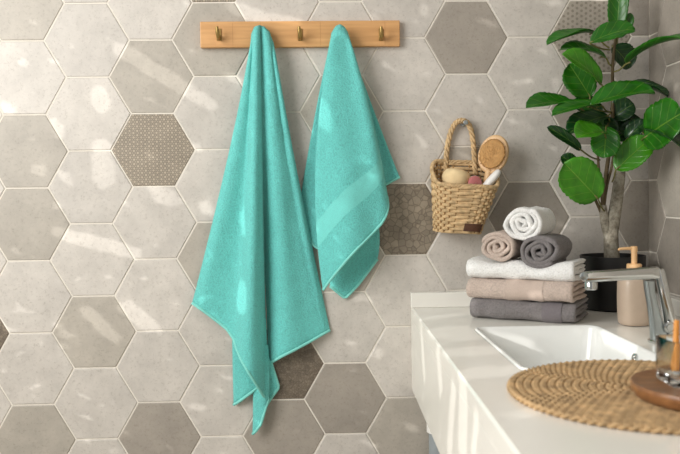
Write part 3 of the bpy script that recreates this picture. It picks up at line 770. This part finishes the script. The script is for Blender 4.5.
b = MB(); b.lathe([(.0058, .1257), (.0058, .150), (.0068, .1505), (.0068, .1605), (.0055, .1615)], dc, 24)
b.tube([dc + Vector((-.002, 0, .157)), dc + Vector((-.02, -.001, .1572)), dc + Vector((-.031, -.002, .1564)), dc + Vector((-.0335, -.002, .154))], [.0036, .0031, .0028, .0024], 10)
b.build('pump_head', M_PUMP, ds)

# ------------------------------------------------------------------ faucet
fc = Vector((1.012, -.512, TOP))
fa = thing('basin_faucet', 'chrome single-lever faucet arching over the basin', 'faucet', fc)
b = MB(); b.lathe([(.027, .0003), (.027, .004), (.0235, .006), (.021, .008)], fc, 36); b.build('base_flange', M_CHROME, fa)
def fp(px, py, y): return at(px, py, y)
b = MB()                                                                # leaning flat body in front
L0 = [(646, 281, 656, 281), (647.5, 292, 656.5, 292), (650, 306, 659, 304), (651.5, 316, 662, 316), (652.5, 326, 666, 326), (653, 336, 669, 337), (653, 342, 671, 342)]
rows = []
for xl, yl, xr, yr in L0:
    A1, A2 = fp(xl, yl, -.522), fp(xr, yr, -.522); th = Vector((0, .020, 0))
    mid = (A1 + A2) / 2; hw = (A2 - A1).length / 2
    rows.append([mid + Vector((hw * (abs(math.cos(a)) ** .6) * (1 if math.cos(a) > 0 else -1), .010 * (abs(math.sin(a)) ** .6) * (1 if math.sin(a) > 0 else -1) + .010, 0)) for a in [2 * PI * k / 24 for k in range(24)]])
b.grid(rows, close_v=True); b.f.append(tuple(range(24))); n = len(b.v); b.f.append(tuple(range(n - 24, n))); b.build('body', M_CHROME_S, fa, angle=50)
b = MB(); b.tube([fp(659, 269, -.508), fp(659.3, 272, -.508), fp(667, 308, -.508), fp(672, 334, -.508), fp(673, 340, -.508)], [.0085, .0098, .0105, .0115, .0115], 28); b.build('column', M_CHROME, fa, angle=50)
b = MB(); s0, s1 = fp(583, 277, -.518), fp(657, 272.5, -.516)           # spout bar
rows = []
for k, (hh, ww) in enumerate(((.0075, .010), (.0088, .0125), (.0092, .013), (.0092, .0135), (.010, .014), (.011, .0145), (.011, .0145), (.010, .0135))):
    fr = (0, .012, .05, .3, .6, .9, .985, 1.0)[k]; c2 = s0 + (s1 - s0) * fr
    rows.append([c2 + Vector((0, ww * (abs(math.cos(a)) ** .45) * (1 if math.cos(a) > 0 else -1), hh * (abs(math.sin(a)) ** .45) * (1 if math.sin(a) > 0 else -1))) for a in [2 * PI * q / 28 for q in range(28)]])
b.grid(rows, close_v=True); b.f.append(tuple(range(28))); n = len(b.v); b.f.append(tuple(range(n - 28, n))); b.build('spout', M_CHROME, fa, angle=50)
b = MB(); ac = fp(591, 283, -.518); b.lathe([(.009, -.012), (.011, -.0105), (.011, .0), (.0098, .003)], ac, 28); b.build('aerator', M_CHROME, fa)
b = MB(); b.lathe([(.0075, -.0), (.0075, .005), (.006, .006)], fp(583.5, 276, -.531), 18, M=Matrix.Rotation(PI / 2, 3, 'X')); b.build('spout_screw', M_CHROME_S, fa)
b = MB(); kc = fp(669, 327, -.523); b.lathe([(.0105, 0), (.0105, .004), (.0085, .005), (.0080, .003), (.0060, .003), (.0055, .006), (.001, .006)], kc, 28, M=Matrix.Rotation(PI / 2, 3, 'X')); b.build('pivot_knob', M_CHROME, fa)

# ------------------------------------------------------------------ place mat, tray, glass, sticks
mc = Vector((.8376, -.8789, TOP)); MR = .198
mt = thing('round_placemat', 'round braided seagrass placemat lying on the counter by the basin', 'placemat', mc)
b = MB(); pitch = .0110; turns = int(MR / pitch)
for ph in (0, 2 * PI / 3, 4 * PI / 3):
    pts = []; a = 0.0
    while True:
        r = pitch * .5 + pitch * a / (2 * PI)
        if r > MR - .005: break
        s_ = .5 * pitch * (a / (2 * PI)) ** 2 * 2 * PI + r * 0
        q = s_ / .0055 + ph
        rr = r + .0036 * math.cos(q); z = .0048 + .0022 * math.sin(2 * q)
        pts.append(mc + Vector((rr * math.cos(a), rr * math.sin(a), z))); a += min(.5, .0030 / max(r, .004))
    b.tube(pts, .0031, 5, True, .85)
b.build('braid', M_SEA, mt, angle=180)
b = MB(); b.lathe([(.0, .0006), (MR - .008, .0006), (MR - .008, .0035), (.0, .0035)], mc, 64, False, False); b.build('backing', M_SEA, mt)
ZT = TOP + .0096
tc = Vector((.886, -.942, ZT))
ty_ = thing('wooden_tray', 'dark round wooden tray standing on the seagrass placemat', 'tray', tc)
b = MB(); b.lathe([(.0, .0), (.086, .0), (.089, .001), (.0945, .010), (.0955, .0175), (.094, .0195), (.091, .0185), (.087, .0165), (.083, .0155), (.0, .0155)], tc, 64, False, False); b.build('tray_body', M_TRAY, ty_, angle=50)
gc = Vector((.8655, -.925, ZT + .0160))
gl = thing('glass_jar', 'clear square glass jar with a thick base on the wooden tray', 'jar', gc)
def gsq(hw, z, r=.006): return [gc + Vector((x, y, z)) for x, y in rrect(-hw, hw, -hw, hw, r, 4)]
b = MB(); g = [gsq(.028, .0), gsq(.030, .002), gsq(.0305, .03), gsq(.0305, .0575), gsq(.0295, .059), gsq(.0285, .058), gsq(.0272, .03), gsq(.0262, .0145), gsq(.022, .0125)]
b.grid(g, close_v=True); b.f.append(tuple(range(20))); n = len(b.v); b.f.append(tuple(range(n - 20, n))); b.build('jar_body', M_GLASS, gl, angle=40)
for k, (x0, y0, x1, y1, lab) in enumerate(((-.020, -.010, -.012, .004, 'orange wooden stick standing in the glass jar, nearer the basin'), (-.008, -.014, .002, .0, 'orange wooden stick standing in the glass jar, nearer the right wall'))):
    p0 = gc + Vector((x0, y0, .0185)); p1 = gc + Vector((x1, y1, .082))
    st = thing('wooden_stick', lab, 'stick', p0, 'sticks in the glass jar'); b = MB(); b.tube([p0, p0.lerp(p1, .1), p0.lerp(p1, .5), p1], [.003, .0042, .0042, .0035], 12); b.build('shaft', M_ORANGE, st)

# ------------------------------------------------------------------ unseen tree outside the window, leaf gaps placed to throw the sun patches
def cap(p, q, r, Y=-.004): return (at(*p, Y), at(*q, Y), r * .78 / 415)
def capx(p, q, r):                                                       # gaps that light the counter's left face
    def ox(px, py):
        d = rx * ((px - 340) / FPX) + dn * ((py - 227) / FPX) + fw; return CAM + d * ((XL - CAM.x) / d.x)
    return (ox(*p), ox(*q), r)
def capz(p, q, r):
    def oz(px, py):
        d = rx * ((px - 340) / FPX) + dn * ((py - 227) / FPX) + fw; return CAM + d * ((TOP - CAM.z) / d.z)
    return (oz(*p), oz(*q), r)
GAPS = [cap((100, 92), (101, 106), 7), cap((102, 148), (103, 180), 9), cap((122, 50), (186, 90), 9), cap((63, 172), (66, 184), 5), cap((38, 164), (38, 172), 6), cap((8, 104), (8, 110), 6), cap((20, 58), (24, 64), 4), cap((48, 57), (52, 60), 4),
        cap((62, 234), (132, 252), 8), cap((158, 194), (170, 198), 10), cap((200, 98), (208, 104), 8), cap((128, 308), (148, 325), 9), cap((88, 312), (114, 338), 7), cap((236, 8), (262, 18), 8), cap((262, 18), (300, 24), 7), cap((224, 70), (236, 80), 5),
        cap((205, 205), (206, 212), 5), cap((195, 145), (197, 150), 4), cap((55, 120), (58, 135), 5),
        cap((245, 213), (245, 227), 11, -.06), cap((240, 288), (241, 306), 10, -.06), cap((226, 118), (242, 134), 14, -.055), cap((278, 230), (282, 240), 6, -.04), cap((320, 106), (326, 124), 9, -.06), cap((214, 170), (214, 178), 5, -.03), cap((262, 205), (270, 160), 5, -.04),
        capx((418, 330), (421, 375), .016), capx((436, 352), (439, 390), .018), capx((452, 392), (448, 450), .020), capx((463, 400), (462, 450), .030), capx((477, 420), (474, 452), .014),
        capz((428, 318), (462, 314), .016), capz((440, 330), (478, 336), .022), capz((452, 352), (500, 350), .020), capz((470, 372), (505, 372), .018), capz((606, 332), (630, 345), .020)]
tr = thing('sun_gap_tree', 'unseen leafy tree outside the left window, its gaps shaped for the sun patches', 'tree', (-1.75, -1.6, 0))
b = MB(); rl = random.Random(3)
U = SUN.cross(Vector((0, 0, 1))).normalized(); V = U.cross(SUN)
# the beam that reaches the back wall and the counter, seen along the sun
corn = [Vector(p) for p in ((-.6, 0, .45), (-.6, 0, 1.75), (1.1, 0, 1.75), (1.1, 0, .45), (.6, -1.3, .6), (1.1, -1.3, .9))]
u0, u1 = min(c.dot(U) for c in corn) - .1, max(c.dot(U) for c in corn) + .1; v0, v1 = min(c.dot(V) for c in corn) - .1, max(c.dot(V) for c in corn) + .1
gaps2 = [(a.dot(U), a.dot(V), c.dot(U), c.dot(V), r) for a, c, r in GAPS]
def hidden(x, y, R):
    for ax_, ay, bx_, by_, r in gaps2:
        dx, dy = bx_ - ax_, by_ - ay; L2 = dx * dx + dy * dy; k = 0 if L2 < 1e-9 else max(0, min(1, ((x - ax_) * dx + (y - ay) * dy) / L2))
        if math.hypot(x - ax_ - k * dx, y - ay - k * dy) < r + R: return True
    return False
def spray(a, c, Rl):
    P = U * a + V * c; P = P + SUN * ((rl.uniform(-2.05, -1.45) - P.x) / SUN.x)
    n1 = (SUN + Vector((rl.uniform(-.5, .5), rl.uniform(-.5, .5), rl.uniform(-.5, .5)))).normalized(); t1 = n1.orthogonal().normalized(); t1 = Matrix.Rotation(rl.uniform(0, 6.28), 3, n1) @ t1; t2 = n1.cross(t1)
    poly = [P + t1 * Rl * 1.25, P + t2 * Rl * .7 + t1 * .3 * Rl, P + t2 * Rl * .55 - t1 * .5 * Rl, P - t1 * Rl * 1.1, P - t2 * Rl * .55 - t1 * .5 * Rl, P - t2 * Rl * .7 + t1 * .3 * Rl]
    if any(hidden(q.dot(U), q.dot(V), 0) for q in poly[::2]) or hidden(a, c, 0): return
    b.add(poly, [(0, 1, 2, 3, 4, 5)])
for i in range(30000): spray(rl.uniform(u0, u1), rl.uniform(v0, v1), rl.uniform(.010, .022))
for ax_, ay, bx_, by_, r in gaps2:                                       # tiny leaves added around each gap to sharpen its sun patch
    for q in range(420 + int(9000 * math.hypot(bx_ - ax_, by_ - ay))):
        k = rl.random(); an = rl.uniform(0, 2 * PI); d = r + rl.uniform(.003, .04)
        spray(ax_ + (bx_ - ax_) * k + d * math.cos(an), ay + (by_ - ay) * k + d * math.sin(an), rl.uniform(.004, .009))
o = b.build('foliage', M_HEDGE, tr, smooth=False, fix=False); o['kind'] = 'stuff'
b = MB(); b.tube([(-1.75, -1.9, 0), (-1.78, -1.85, .9), (-1.74, -1.7, 1.6), (-1.76, -1.6, 2.3)], [.05, .042, .03, .015], 10); b.build('trunk', M_BARK, tr, angle=180)
